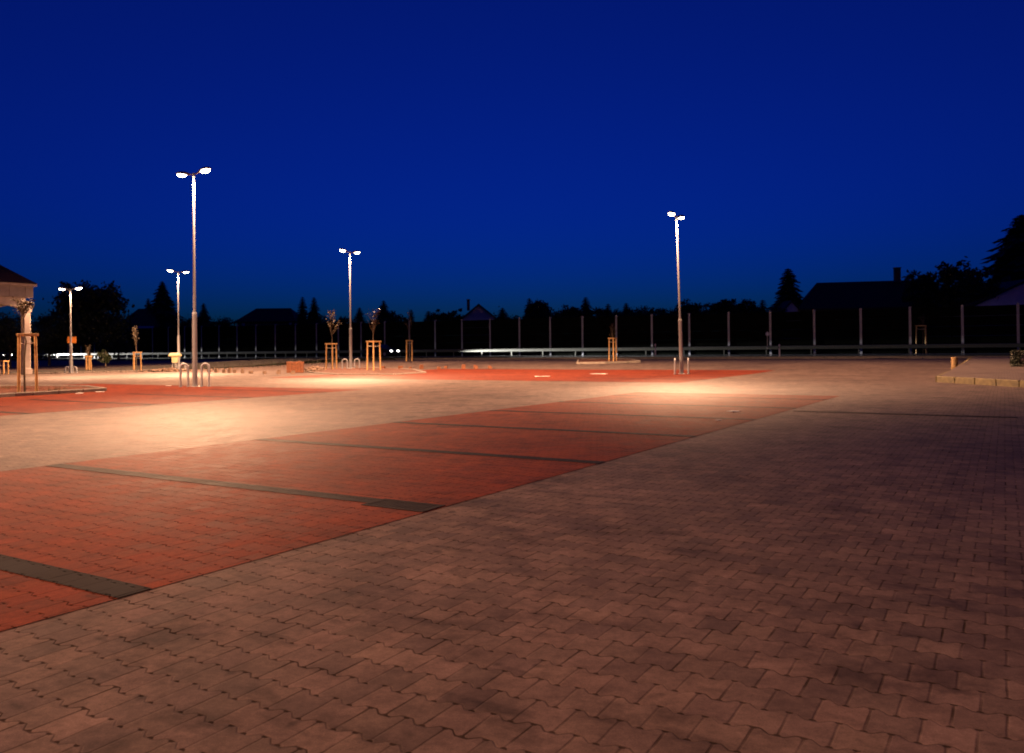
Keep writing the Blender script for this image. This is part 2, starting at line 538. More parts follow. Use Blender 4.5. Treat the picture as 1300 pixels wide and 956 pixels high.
# raised footpath with its kerb at the far corner
fp = [at(1194, 485), at(1300, 491.5), at(1420, 499), at(1600, 470), at(1500, 459), at(1236, 457.5)]
FH = .22
mb = MB(); mb.prism([(p.x, p.y) for p in fp], -.05, FH)
for i, v in enumerate(mb.v):
    mb.v[i] = (v[0], v[1], v[2] + gz(v[0], v[1]))
tag(mb.build('footpath', M['walk'], None), kind='structure')
mb = MB()
for i in (0, 1):
    a, b = fp[i], fp[i + 1]; d = b - a; n = round(d.length); ang = math.atan2(d.y, d.x); nrm = Vector((d.y, -d.x, 0)).normalized()
    for k in range(n):
        m = a + d * ((k + .5) / n) + nrm * .09
        mb.box((m.x, m.y, gz(m.x, m.y) + FH / 2 - .02), (d.length / n - .012, .16, FH + .05), Matrix.Rotation(ang, 3, 'Z'), .02)
a, b = fp[5], fp[0]; d = b - a; n = round(d.length); ang = math.atan2(d.y, d.x); nrm = Vector((d.y, -d.x, 0)).normalized()
for k in range(n):
    m = a + d * ((k + .5) / n) + nrm * .09
    mb.box((m.x, m.y, gz(m.x, m.y) + FH / 2 - .02), (d.length / n - .012, .16, FH + .05), Matrix.Rotation(ang, 3, 'Z'), .02)
tag(mb.build('kerb', M['kerblit'], None), kind='structure')

# ------------------------------------------------------------------ parking lamps
LAMP_COL = (1.0, .52, .28)
SPOT_W = 4000.0


def spot_data(power, c0=.22, c1=.48, tail=.016, colr=None):
    ld = bpy.data.lights.new('lamp_light', 'SPOT'); ld.energy = power; ld.color = colr or LAMP_COL
    ld.spot_size = R(177); ld.spot_blend = .06; ld.shadow_soft_size = .10
    ld.use_nodes = True; t = ld.node_tree; e = t.nodes['Emission']
    tc = t.nodes.new('ShaderNodeTexCoord'); sp = t.nodes.new('ShaderNodeSeparateXYZ'); t.links.new(tc.outputs['Normal'], sp.inputs[0])
    ab = t.nodes.new('ShaderNodeMath'); ab.operation = 'ABSOLUTE'; t.links.new(sp.outputs[2], ab.inputs[0])
    mx = t.nodes.new('ShaderNodeMath'); mx.operation = 'MAXIMUM'; t.links.new(ab.outputs[0], mx.inputs[0]); mx.inputs[1].default_value = .36
    pw = t.nodes.new('ShaderNodeMath'); pw.operation = 'POWER'; t.links.new(mx.outputs[0], pw.inputs[0]); pw.inputs[1].default_value = -2.1
    mr = t.nodes.new('ShaderNodeMapRange'); mr.interpolation_type = 'SMOOTHSTEP'; t.links.new(ab.outputs[0], mr.inputs[0])
    for i_, v_ in ((1, c0), (2, c1), (3, tail), (4, 1.0)): mr.inputs[i_].default_value = v_
    ml = t.nodes.new('ShaderNodeMath'); ml.operation = 'MULTIPLY'; t.links.new(pw.outputs[0], ml.inputs[0]); t.links.new(mr.outputs[0], ml.inputs[1])
    t.links.new(ml.outputs[0], e.inputs['Strength'])
    return ld


LD = spot_data(SPOT_W)
LD_BACK = spot_data(SPOT_W * .40, .37, .71, .05, (1.0, .46, .25))                # a dimmer lamp of warmer colour


def luminaire_mesh():
    """tapered pod, long axis +x from the bracket, slightly upturned"""
    hs = MB(); rings = []
    for (x, w, zt, zb) in ((0, .045, .05, -.045), (.10, .07, .075, -.05), (.22, .13, .10, -.03), (.40, .165, .115, -.03), (.58, .155, .095, -.03), (.68, .11, .06, -.03), (.72, .05, .02, -.025)):
        ring = []
        for k in range(12):
            a = 2 * math.pi * k / 12; sy, sz = math.cos(a), math.sin(a)
            ring.append((x, w * sy, (zt if sz > 0 else -zb) * sz + .02))
        rings.append(ring)
    hs.loft(rings)
    bw = MB(); rings = []
    for (x, w, zb) in ((.20, .02, .01), (.24, .09, .05), (.34, .135, .085), (.46, .145, .095), (.57, .12, .08), (.65, .06, .045), (.67, .02, .01)):
        ring = []
        for k in range(12):
            a = math.pi + math.pi * k / 11
            ring.append((x, w * math.cos(a), -.012 + zb * math.sin(a)))
        rings.append(ring)
    bw.loft(rings)
    return hs.mesh('lamp_housing', M['pole'], True), bw.mesh('lamp_bowl', M['bulb'], True)


HOUS, BOWL = luminaire_mesh()


def lamp_post(base, height, arm_angle, label, sleeve=.345, lean=0.0, ld=None):
    t = empty('street_lamp', base, 0, label, 'street lamp', 'twin headed lamps in the car park')
    t.rotation_euler = (0, lean, 0)
    hs = height * sleeve
    m = MB(); m.tube([(0, 0, -.2), (0, 0, hs - .05), (0, 0, hs), (0, 0, hs + .06)], [.098, .092, .09, .062], 20); m.build('pole_sleeve', M['pole'], t, True)
    m = MB(); m.tube([(0, 0, hs + .03), (0, 0, height - .02), (0, 0, height + .06)], [.058, .036, .034], 16); m.build('pole', M['pole'], t, True)
    m = MB(); m.box((0, -.088, .85), (.085, .022, .40), None, .006); m.build('access_door', M['pole'], t)
    m = MB(); m.box((0, 0, .012), (.34, .34, .024), None, .004)
    for sx in (-1, 1):
        for sy in (-1, 1): m.tube([(sx * .13, sy * .13, .02), (sx * .13, sy * .13, .06)], .014, 6)
    m.build('base_plate', M['galv'], t)
    c, s = math.cos(arm_angle), math.sin(arm_angle)
    m = MB(); m.tube([(-.36 * c, -.36 * s, height + .06), (-.1 * c, -.1 * s, height + .035), (.1 * c, .1 * s, height + .035), (.36 * c, .36 * s, height + .06)], .028, 10)
    m.tube([(0, 0, height - .12), (0, 0, height + .07)], .052, 14)
    m.build('bracket', M['pole'], t, True)
    for k in (0, 1):
        a = arm_angle + k * math.pi
        h = bpy.data.objects.new('luminaire', HOUS); col.objects.link(h); h.parent = t
        h.location = (.30 * math.cos(a), .30 * math.sin(a), height + .05); h.rotation_euler = (0, R(-7), a)
        b = bpy.data.objects.new('lamp_bowl', BOWL); col.objects.link(b); b.parent = h
        l = bpy.data.objects.new('lamp_light', ld or LD); col.objects.link(l); l.parent = t
        l.location = (.74 * math.cos(a), .74 * math.sin(a), height - .08)
    return t


aV = math.atan2(VV.y, VV.x); aU = math.atan2(UU.y, UU.x)


def hoop(pos, ang, hgt, wid, label):
    m = MB(); pts = [(-wid / 2, 0, -.1), (-wid / 2, 0, hgt - wid / 2)]
    for k in range(1, 8):
        a = math.pi - math.pi * k / 8; pts.append((wid / 2 * math.cos(a), 0, hgt - wid / 2 + wid / 2 * math.sin(a)))
    pts += [(wid / 2, 0, hgt - wid / 2), (wid / 2, 0, -.1)]
    m.tube(pts, .042, 12)
    for sx in (-1, 1): m.tube([(sx * wid / 2, 0, .0), (sx * wid / 2, 0, .02)], .075, 12)
    o = m.build('guard_hoop', M['hoop'], None, True, pos); o.rotation_euler = (0, 0, ang)
    return tag(o, label, 'bollard', 'steel hoops guarding the lamp posts')


LD_SIDE = spot_data(SPOT_W * .42)
LD_FAR = spot_data(SPOT_W * .22)
lamps = {}


def add_lamp(key, bx, by, ty, ang, label, ld=None, lean=0.0, dz=0.0):
    p = at(bx, by, dz)
    if dz: p.z += dz
    top = at_d(bx, ty, p.y); H = top.z - p.z
    lamps[key] = (p, H)
    lamp_post(p, H, ang, label, lean=lean, ld=ld)
    return p


def hoops(p, dirv, off, hoop_ang, hgt, wid, la, lb):
    for sgn, l in ((-1, la), (1, lb)):
        c = p + dirv * (sgn * off); hoop(Vector((c.x, c.y, p.z)), hoop_ang, hgt, wid, l)


LA, LB = math.atan2(-.25, 1), 0
p = add_lamp('near', 247.5, 491, 222, aV, 'tallest looking twin headed lamp with two large steel hoops at its foot')
hoops(p, Vector((.95, .31, 0)), .40, math.atan2(.31, .95), .93, .28, 'big steel hoop at the tallest lamp, on the side towards the planting bed', 'big steel hoop at the tallest lamp, on the side away from the planting bed')
p = add_lamp('rightmid', 865.5, 475, 276, aU, 'lone twin headed lamp standing on red bays, two slim guards at its foot', lean=R(-1.2))
hoops(p, Vector((1, .2, 0)), .36, R(80), .80, .30, 'slim steel guard hoop at the lone lamp, on the side facing the staked bed', 'slim steel guard hoop at the lone lamp, on the side facing the footpath')
p = add_lamp('island', 445.5, 468, 321, aU, 'twin headed lamp on the kerbed island between two staked young trees', dz=.16)
hoops(p, Vector((1, 0, 0)), .42, 0, .66, .34, 'low pale hoop at the island lamp, on the brick stack side', 'low pale hoop at the island lamp, on the far tree side')
p = add_lamp('bank', 227, 469.5, 346, aU, 'twin headed lamp by the dark bank with a pale yellow bin at its foot')
hoops(p, Vector((1, .1, 0)), .34, 0, .55, .34, 'small hoop under the yellow bin beside the bank lamp', 'small hoop at the bank lamp, clear of the yellow bin')
p = add_lamp('far', 90, 473.8, 368, aV + R(15), 'most distant small twin headed lamp beyond the canopy pavilion, before the big dark tree', ld=LD_FAR)
hoops(p, Vector((1, .1, 0)), .26, 0, .45, .26, 'tiny hoop at the most distant lamp, on the canopy side', 'tiny hoop at the most distant lamp, on the tree side')
# the next lamp of the row stands behind the photographer
lamp_post(Vector((-9.0, 1.0, 0)), 8.6, aV, ld=LD_BACK, label= 'twin headed lamp of the same row standing behind the viewer')

lamp_post(Vector((-22.0, 21.5, 0)), 8.6, aU, 'twin headed lamp by the canopy pavilion, outside the picture', ld=LD_SIDE)

# ------------------------------------------------------------------ staked young trees


def stake_frame(pos, h, wid, label, rail=True, ang=0.0, sides=3):
    t = empty('tree_stake_frame', pos, ang, label, 'tree stakes', 'timber frames supporting young trees')
    P = []
    for k in range(sides):
        a = 2 * math.pi * k / sides + (R(-90) if sides == 3 else R(0))
        P.append(Vector((wid / 1.73 * math.cos(a), wid / 1.73 * math.sin(a), 0)))
    for i, q in enumerate(P):
        m = MB(); m.tube([q * 1.08 + Vector((0, 0, -.2)), q * .97 + Vector((0, 0, h))], [.048, .043], 10); m.build('stake', M['wood'], t, True)
    n = len(P)
    for i in range(n if n > 2 else 1):
        a, b = P[i] * .97, P[(i + 1) % n] * .97; d = b - a
        m = MB(); m.box((a + b) / 2 + Vector((0, 0, h - .03)) + d.normalized().cross(Vector((0, 0, 1))) * .058, (d.length + .16, .035, .085), Matrix.Rotation(math.atan2(d.y, d.x), 3, 'Z'), .006)
        m.build('cross_rail', M['wood'], t)
    m = MB()
    for i, q in enumerate(P): m.tube([q * .98 + Vector((0, 0, h - .30)), Vector((0, 0, h - .34))], .016, 6)
    m.build('tie', M['tie'], t)
    return t


def young_tree(pos, h, cr, seed, label, leaves=90, dens=1.0, zlow=.55):
    rnd = random.Random(seed)
    t = empty('young_tree', pos, rnd.uniform(0, 6), label, 'young tree', 'newly planted young trees')
    m = MB(); pts = [Vector((rnd.uniform(-.02, .02) * i, rnd.uniform(-.02, .02) * i, h * .9 * i / 5)) for i in range(6)]; pts[0].z = -.1
    m.tube(pts, [.038, .034, .03, .025, .017, .008], 8)
    tips = []
    z0 = h * zlow
    for i in range(int(18 * dens)):
        f = rnd.random(); z = z0 + (h * .9 - z0) * f; a = rnd.uniform(0, 6.28); L = cr * (1.15 - .65 * f) * rnd.uniform(.7, 1.1)
        b = Vector((0, 0, z)); e = b + Vector((math.cos(a) * L * .7, math.sin(a) * L * .7, L * rnd.uniform(.9, 1.6)))
        m.tube([b, b.lerp(e, .5) + Vector((0, 0, -.04)), e], [.012, .009, .004], 5); tips.append((b, e))
    m.build('trunk', M['bark'], t, True)
    m = MB()
    for (b, e) in tips:
        for k in range(leaves // len(tips) + 1):
            c = b.lerp(e, rnd.uniform(.35, 1.05)) + Vector([rnd.gauss(0, .06) for _ in range(3)])
            leaf(m, c, rnd.uniform(.045, .085), rnd)
    m.build('crown', M['sapleaf'], t)
    return t


def leaf(m, c, s, rnd):
    a = Vector([rnd.gauss(0, 1) for _ in range(3)]).normalized(); b = a.cross(Vector([rnd.gauss(0, 1) for _ in range(3)])).normalized()
    m.quad(c - a * s, c - b * s * .55, c + a * s, c + b * s * .55)


def staked(bx0, bx1, by, ty, seed, flab, tree_top=None, tlab=None, dz=0.0, sides=3, ang=0.0, leaves=90, cr=.45, depth=None, zlow=.55):
    cx = (bx0 + bx1) / 2
    if depth is None:
        p = at(cx, by, dz); p.z += dz
    else:
        p = at_d(cx, by, depth)
    mpp = p.y / FPX
    h = (at_d(cx, ty, p.y).z - p.z); wid = (bx1 - bx0) * mpp * .92
    stake_frame(p, h, wid, flab, ang=ang, sides=sides)
    if tree_top is not None:
        H = at_d(cx, tree_top, p.y).z - p.z
        young_tree(p, H, cr, seed, tlab, leaves, zlow=zlow)
    return p


staked(20, 43, 498, 424, 1, 'largest three stake frame with rail in the mulch bed before the canopy column', 378, 'young tree with brown leaves before the canopy column', .11, leaves=120, cr=.42, zlow=.76)
staked(168, 178, 471, 447, 2, 'small three stake frame at the edge of the dark earth bank', 412, 'young tree with narrow crown before the dark earth bank', 0, leaves=70)
staked(414.5, 428, 468.3, 436, 3, 'stake frame on the island beside the rubble and brick stack', 395, 'upright leafy young tree beside the island lamp, on the brick stack side', .14, ang=R(20), leaves=110, cr=.75)
staked(466, 483, 470.3, 433, 4, 'wide stake frame on the island, farther from the brick stack', 390, 'thin bare twigged young tree in the wide island frame', .14, ang=R(8), leaves=40, cr=.7)
staked(515.5, 524.5, 457.5, 432, 5, 'narrow frame of two visible stakes behind the island near the road', 392, 'slender dark young tree near the road behind the island', .08, sides=4, ang=R(45), leaves=40, cr=.6)
staked(773.5, 783, 458.6, 429, 6, 'slim dark stake frame in the kerbed bed near the lone lamp', 408, 'barely leafed young tree in the kerbed bed near the lone lamp', .12, leaves=30, cr=.4)
q = bp(112, 1.35, .7)
staked(1165, 1178.5, 447.5, 413, 7, 'stake frame behind the guardrail below the big roofed house', 398, 'thin young tree behind the guardrail below the big roofed house', 0, leaves=30, depth=70.0, cr=.5)
staked(110, 115, 471, 452, 8, 'dim pair of short stakes on the bank beside the most distant lamp', 438, 'low young tree on the bank beside the most distant lamp', 0, sides=4, ang=R(45), leaves=40, depth=62.0, cr=.3)
staked(0, 9, 476.5, 458, 9, 'short reddish stake pair behind the mulch bed at the picture edge', None, None, 0, sides=4, ang=R(30), depth=57.0)

# ------------------------------------------------------------------ canopy pavilion
pc = at(33, 475.3)
PAV = empty('canopy_pavilion', pc, aU, 'pale canopy pavilion with column, arched beam and dark red hipped roof', 'pavilion')
# local frame: +x = along UU, +y = left of it; the building reaches back along -x and +y
mpp = pc.y / FPX
LX, LY = 5.6, 5.2
zb = 4.75; zc = 5.3; ze = 6.05


def rect(m, x0, x1, y0, y1, z0, z1): m.box(((x0 + x1) / 2, (y0 + y1) / 2, (z0 + z1) / 2), (x1 - x0, y1 - y0, z1 - z0), None, .012)


for (cx, cy) in ((0, 0), (-LX, 0), (0, LY), (-LX, LY)):
    c = MB(); c.box((cx, cy, zb / 2 - .1), (.44, .44, zb + .2), None, .03)
    co = c.build('column', M['stone'], PAV)
    m = MB(); m.box((cx, cy, .2), (.58, .58, .4), None, .03); m.build('column_base', M['stone'], co)
    m = MB(); m.loft([[(cx + sx * w, cy + sy * w, z) for (sx, sy) in ((-1, -1), (1, -1), (1, 1), (-1, 1))] for (w, z) in ((.235, zb - .5), (.27, zb - .42), (.27, zb - .34), (.36, zb - .04), (.36, zb + .0))])
    m.build('capital', M['stone'], co)
# arched lower beams on the four sides
for side in range(4):
    m = MB(); NA = 14
    L = LX if side % 2 == 0 else LY
    for face in (-.2, .2):
        pass
    def pt(t, w, z):
        s = .36 + (L - .72) * t
        if side == 0: return (-s, w, z)
        if side == 2: return (-s, LY + w, z)
        if side == 1: return (w, s, z)
        return (-LX + w, s, z)
    ring = []
    for k in range(NA + 1):
        t = k / NA; za = zb - .28 + .36 * math.sin(math.pi * t) ** .6
        ring.append([pt(t, -.2, za), pt(t, .2, za), pt(t, .2, zc), pt(t, -.2, zc)])
    m.loft(ring); m.build('arch_beam', M['stone'], PAV)
ov = .34
for k in range(4):
    m = MB()
    if k == 0: rect(m, -LX - ov, ov, -ov, -ov + .12, zc - .02, ze)
    if k == 2: rect(m, -LX - ov, ov, LY + ov - .12, LY + ov, zc - .02, ze)
    if k == 1: rect(m, ov - .12, ov, -ov + .123, LY + ov - .123, zc - .02, ze)
    if k == 3: rect(m, -LX - ov, -LX - ov + .12, -ov + .123, LY + ov - .123, zc - .02, ze)
    # raised ribs dividing the fascia into panels
    n = 6
    for i in range(n):
        if k == 0: m.box((ov - .5 - i * (LX + 2 * ov - 1) / (n - 1), -ov - .006, (zc + ze) / 2), (.07, .03, ze - zc - .06))
        if k == 2: m.box((ov - .5 - i * (LX + 2 * ov - 1) / (n - 1), LY + ov + .006, (zc + ze) / 2), (.07, .03, ze - zc - .06))
    m.build('fascia', M['fascia'], PAV)
m = MB(); rect(m, -LX - ov + .125, ov - .125, -ov + .125, LY + ov - .125, ze - .18, ze - .06); m.build('ceiling_panel', M['stone'], PAV)
m = MB(); e = .5
m.loft([[(-LX - e, -e, ze + .003), (e, -e, ze + .003), (e, LY + e, ze + .003), (-LX - e, LY + e, ze + .003)], [(-LX - e, -e, ze + .16), (e, -e, ze + .16), (e, LY + e, ze + .16), (-LX - e, LY + e, ze + .16)]])
m.build('eaves_moulding', M['stone'], PAV)
m = MB(); e = .56; hx = -LX / 2; hy = LY / 2
m.loft([[(-LX - e, -e, ze + .165), (e, -e, ze + .165), (e, LY + e, ze + .165), (-LX - e, LY + e, ze + .165)], [(hx - .3, hy - .1, ze + 2.6), (hx + .3, hy - .1, ze + 2.6), (hx + .3, hy + .1, ze + 2.6), (hx - .3, hy + .1, ze + 2.6)]])
m.build('roof', M['rooftile'], PAV)

# ------------------------------------------------------------------ noise barrier, guardrail, road furniture
NB0, NB1 = -22, 35
bar = empty('noise_barrier', BO, 0, 'long dark noise barrier with pale steel posts behind the road', 'noise barrier')


def btop(i):
    s = i * 4.0; return 4.72 + .72 * max(0.0, min(1.4, (104 - s) / 104)) ** 1.2


pm = None
for i in range(NB0, NB1 + 1):
    h = btop(i); m = MB(); rot = Matrix.Rotation(math.atan2(BDN.y, BDN.x), 3, 'Z'); b = BDN * (i * 4.0)
    z0, z1 = .3, h
    for (ox, oy, sx, sy) in ((0, .10, .20, .016), (0, -.10, .20, .016), (0, 0, .014, .184)):
        c = b + rot @ Vector((ox, oy, 0)); m.box((c.x, c.y, (z0 + z1) / 2), (sx, sy, z1 - z0), rot)
    m.build('post', M['post'], bar)
    if i < NB1:
        m = MB(); c = b + BDN * 2.0; ht = min(h, btop(i + 1)) - .12
        npan = 5
        for k in range(npan):
            za = .45 + (ht - .45) * k / npan; zz = .45 + (ht - .45) * (k + 1) / npan - .012
            m.box((c.x, c.y, (za + zz) / 2), (3.93, .10 if k % 2 else .105, zz - za), rot)
        m.build('panel', M['panel'], bar)

gr = empty('guardrail', BO + BN * 2.0, 0, 'long galvanised guardrail running along the far road', 'guardrail')
prof = [(.0, .46), (.035, .50), (.075, .52), (.075, .565), (.02, .61), (.02, .64), (.075, .685), (.075, .73), (.035, .75), (.0, .79)]
for i in range(-24, 36):
    m = MB(); r0, r1 = [], []
    for (o, z) in prof:
        a = BDN * (i * 4.0) + BN * o; b = BDN * (i * 4.0 + 4.0) + BN * o
        r0.append((a.x, a.y, z + .64)); r1.append((b.x, b.y, z + .64))
    m.loft([r0, r1], close=False, cap=False)
    o = m.build('rail_beam', M['rail'], gr)
    m = MB(); c = BDN * (i * 4.0 + .1) - BN * .06; m.box((c.x, c.y, .86), (.10, .06, 1.0), rot); m.build('rail_post', M['rail'], gr)


def delineator(px, by, ty, depth, label):
    p = at_d(px, by, depth); H = at_d(px, ty, depth).z - p.z; k = H / 1.0
    t = empty('delineator_post', p, 0, label, 'road marker', 'white roadside marker posts')
    m = MB(); m.loft([[(-.06, -.04, -.1), (.06, -.04, -.1), (.06, .04, -.1), (-.06, .04, -.1)], [(-.055, -.035, H), (.055, -.035, H), (.055, .035, H - .05), (-.055, .035, H - .05)]]); m.build('post', M['signwhite'], t)
    m = MB(); m.box((0, 0, H * .72), (.13, .09, H * .2)); m.build('black_band', M['black'], t)
    m = MB(); m.box((0, -.05, H * .72), (.05, .012, H * .15)); m.build('reflector', M['signwhite'], t)


delineator(832, 451, 436.5, 76, 'white marker post with black band by the road near the lone lamp')
delineator(989.5, 452, 437, 68.5, 'white marker post with black band by the road below the spruce')


def sign(px, by, y0, y1, wpx, depth, mat, label, shape='rect'):
    p = at_d(px, by, depth); k = depth / FPX
    t = empty('road_sign', p, 0, label, 'road sign')
    z0, z1 = at_d(px, y1, depth).z - p.z, at_d(px, y0, depth).z - p.z; w = wpx * k
    m = MB(); m.tube([(0, .03, -.2), (0, .03, z1 + .03)], .03, 8); m.build('sign_pole', M['galv'], t, True)
    m = MB()
    if shape == 'rect': m.box((0, -.01, (z0 + z1) / 2), (w, .02, z1 - z0), None, .008)
    else:
        r = w / 2; m.loft([[(r * math.cos(a), y, (z0 + z1) / 2 + r * math.sin(a)) for a in [2 * math.pi * i / 20 for i in range(20)]] for y in (-.02, .0)])
    m.build('sign_panel', mat, t)
    m = MB()
    for s_ in (-1, 1): m.box((0, .012, (z0 + z1) / 2 + s_ * (z1 - z0) * .3), (w * .5, .016, .03))
    m.build('sign_clamp', M['galv'], t)


sign(91.5, 470, 427.5, 435.5, 11.5, 75, M['orange'], 'small orange rectangular sign seen behind the most distant lamp')
sign(974.5, 440.5, 421, 427, 5.0, 73.0, M['plaster'], 'small round grey sign on a thin pole before the barrier', 'round')

# litter bin beside the bank lamp
pb, _ = lamps['bank']; k = pb.y / FPX
bx = at(222.5, 469.6); t = empty('litter_bin', bx, 0, 'pale yellow litter bin on a post beside the bank lamp', 'litter bin')
H1 = at_d(222.5, 448, bx.y).z - bx.z; H0 = at_d(222.5, 460.5, bx.y).z - bx.z
m = MB(); m.tube([(0, .0, -.1), (0, 0, H0 + .05)], .035, 10); m.build('bin_post', M['galv'], t, True)
m = MB(); m.loft([[(w * sx, d * sy, z) for (sx, sy) in ((-1, -1), (1, -1), (1, 1), (-1, 1))] for (w, d, z) in ((.20, .16, H0), (.24, .19, H1 - .16))]); m.build('bin_body', M['bin'], t)
m = MB(); m.loft([[(w * sx, d * sy, z) for (sx, sy) in ((-1, -1), (1, -1), (1, 1), (-1, 1))] for (w, d, z) in ((.40, .30, H1 - .27), (.41, .31, H1 - .15), (.30, .24, H1 - .03), (.10, .1, H1))]); m.build('bin_hood', M['bin'], t)

# drain grate in front
uG = 5.81
gt = empty('drain_grate', uv(uG, -4.65, -.0055), aV, 'black cast iron drain grate set at the end of a dark bay line', 'drain grate')
m = MB(); Lg, Wg = .70, .34
for s_ in (-1, 1):
    m.box((0, s_ * (Wg / 2 - .02), .001), (Lg, .04, .03), None, .004); m.box((s_ * (Lg / 2 - .02), 0, .001), (.04, Wg - .082, .03), None, .004)
m.build('frame', M['iron'], gt)
m = MB()
for i in range(13): m.box((-.294 + i * .049, 0, .003), (.020, Wg - .084, .022))
for i in range(3): m.box((0, -.09 + i * .09, .005), (Lg - .084, .016, .014))
m.build('bars', M['iron'], gt)
m = MB(); m.box((0, 0, .0105), (Lg - .082, Wg - .082, .002)); m.build('shaft_shade', M['void'], gt)  # near-black plate painted as the shade down the shaft

# brick stack and loose blocks
pk = at(375, 473.2); k = pk.y / FPX
t = empty('brick_stack', pk, R(8), 'stack of red paving bricks standing on end near the island', 'brick stack')
wS = 21 * k; hS = at_d(375, 458.3, pk.y).z - pk.z
n = 6
for i in range(n):
    m = MB(); w = wS / n; hh = hS * random.uniform(.93, 1.0)
    m_rows = 4
    for r_ in range(m_rows): m.box((-wS / 2 + w * (i + .5), random.uniform(-.02, .02), hh * (r_ + .5) / m_rows), (w * .93, .5, hh / m_rows - .008), None, .01)
    m.build('brick_column', M['brick'], t)

ordn = 'first second third fourth fifth sixth seventh eighth ninth tenth eleventh twelfth thirteenth fourteenth fifteenth'.split()


def block(px, py, wpx, hpx, mat, label, group):
    p = at(px, py); k = p.y / FPX; m = MB()
    w, h = wpx * k, hpx * k
    m.box((0, 0, h / 2), (w, max(.16, w * .7), h), None, .015)
    if random.random() < .6: m.box((random.uniform(-.05, .05), .02, h + h * .2), (w * .8, w * .5, h * .38), Matrix.Rotation(random.uniform(-.3, .3), 3, 'Z'), .012)
    o = m.build('loose_block', mat, None, False, p); o.rotation_euler = (0, 0, random.uniform(-.6, .6))
    tag(o, label, 'block', group)


for i, (px, py, w, h) in enumerate([(266, 472.6, 4.5, 4), (275, 472.9, 5, 3.6), (284.5, 473.2, 4.6, 4.2), (291.5, 473.3, 4.4, 4.4), (298, 473.5, 4.8, 4.4), (307.7, 473.8, 4.2, 4.4), (318.5, 474.2, 5, 3.4), (336, 474.6, 4, 3.6), (353.5, 474.7, 4.6, 3.8), (372, 475, 5, 3.2)]):
    block(px, py, w, h, M['block'], f'{ordn[i]} loose concrete block counted from the tallest lamp towards the brick stack', 'loose blocks between lamp and brick stack')
for i, (px, py, w, h) in enumerate([(486, 468.4, 5.5, 3.6), (508.5, 468.9, 6, 4.4), (521, 469.2, 4, 2.4), (535, 468.4, 5, 4), (557, 468.6, 4, 3), (566, 467.6, 3.6, 3), (588.5, 468.2, 5, 4), (604, 468.2, 5, 3.6), (622, 468, 4.6, 2.6)]):
    block(px, py, w, h, M['brick'], f'{ordn[i]} reddish loose block counted from the island along the red bays', 'loose blocks beyond the island')


def pile(px, py, wpx, hpx, dpt, n, seed, label, mat):
    p = at(px, py); k = p.y / FPX; rnd = random.Random(seed); m = MB(); w, h = wpx * k, hpx * k
    for i in range(n):
        x = rnd.gauss(0, w * .22); y = rnd.gauss(0, dpt * .25); env = max(.1, 1 - (x / (w * .5)) ** 2) * max(.2, 1 - (y / dpt) ** 2); s_ = rnd.uniform(.10, .24)
        m.box((x, y, max(.03, rnd.random() * h * env)), (s_, s_ * rnd.uniform(.6, 1), s_ * rnd.uniform(.4, .8)), Euler((rnd.uniform(-.5, .5), rnd.uniform(-.5, .5), rnd.uniform(0, 3))).to_matrix(), .012)
    tag(m.build('rubble_pile', mat, None, False, p), label, 'rubble pile', None, 'stuff')


pile(401, 472, 32, 6, 1.4, 170, 3, 'low pile of broken rubble between brick stack and island', M['block'])
pile(213, 471.8, 58, 3.6, 1.0, 150, 4, 'low strip of rubble along the bank in front of the yellow bin', M['block'])

# wooden bollard post on the footpath corner
pw = at(1212, 470.3); hw = at_d(1212, 453.4, pw.y).z - pw.z
m = MB(); m.tube([(0, 0, -.1), (0, 0, hw - .03), (0, 0, hw)], [.165, .16, .14], 14)
tag(m.build('wooden_post', M['bark2'], None, False, pw), 'short thick wooden post on the corner of the raised footpath', 'wooden post')

# litter scraps and pale surface marks on the paving


def scrap(px, py, w, d, label, seed):
    p = at(px, py); rnd = random.Random(seed); m = MB(); N = 5
    for j in range(N + 1):
        for i in range(N + 1):
            m.v.append(((i / N - .5) * w, (j / N - .5) * d, .014 + rnd.uniform(0, .05) * (w if w < .5 else .4)))
    for j in range(N):
        for i in range(N): m.f.append((j * (N + 1) + i, j * (N + 1) + i + 1, (j + 1) * (N + 1) + i + 1, (j + 1) * (N + 1) + i))
    o = m.build('scrap_or_mark', M['paper'], None, False, p); o.rotation_euler = (0, 0, rnd.uniform(0, .5))
    s_ = o.modifiers.new('thick', 'SOLIDIFY'); s_.thickness = .004
    tag(o, label, 'litter', 'paper scraps lying on the paving')


scrap(912, 534, .09, .10, 'small crumpled white scrap on the near red bays', 1)
scrap(932, 523, .24, .20, 'flat pinkish paper scrap on red bays just behind the crumpled one', 2)
scrap(127, 498, .28, .24, 'bright white scrap against the tip of the mulch bed kerb', 3)
scrap(101, 499.6, .24, .2, 'dull flat scrap along the mulch bed kerb', 4)
scrap(689, 478.4, .75, .5, 'long pale surface mark on red bays beyond the island', 5)  # pale mark on the paving, built as a thin sheet
scrap(760, 475, .85, .5, 'pale surface mark on red bays nearest the lone lamp', 6)  # another pale ground mark, built as a sheet too
scrap(214, 490, .22, .2, 'tiny pale scrap beside the tallest lamp', 7)

# ------------------------------------------------------------------ vegetation


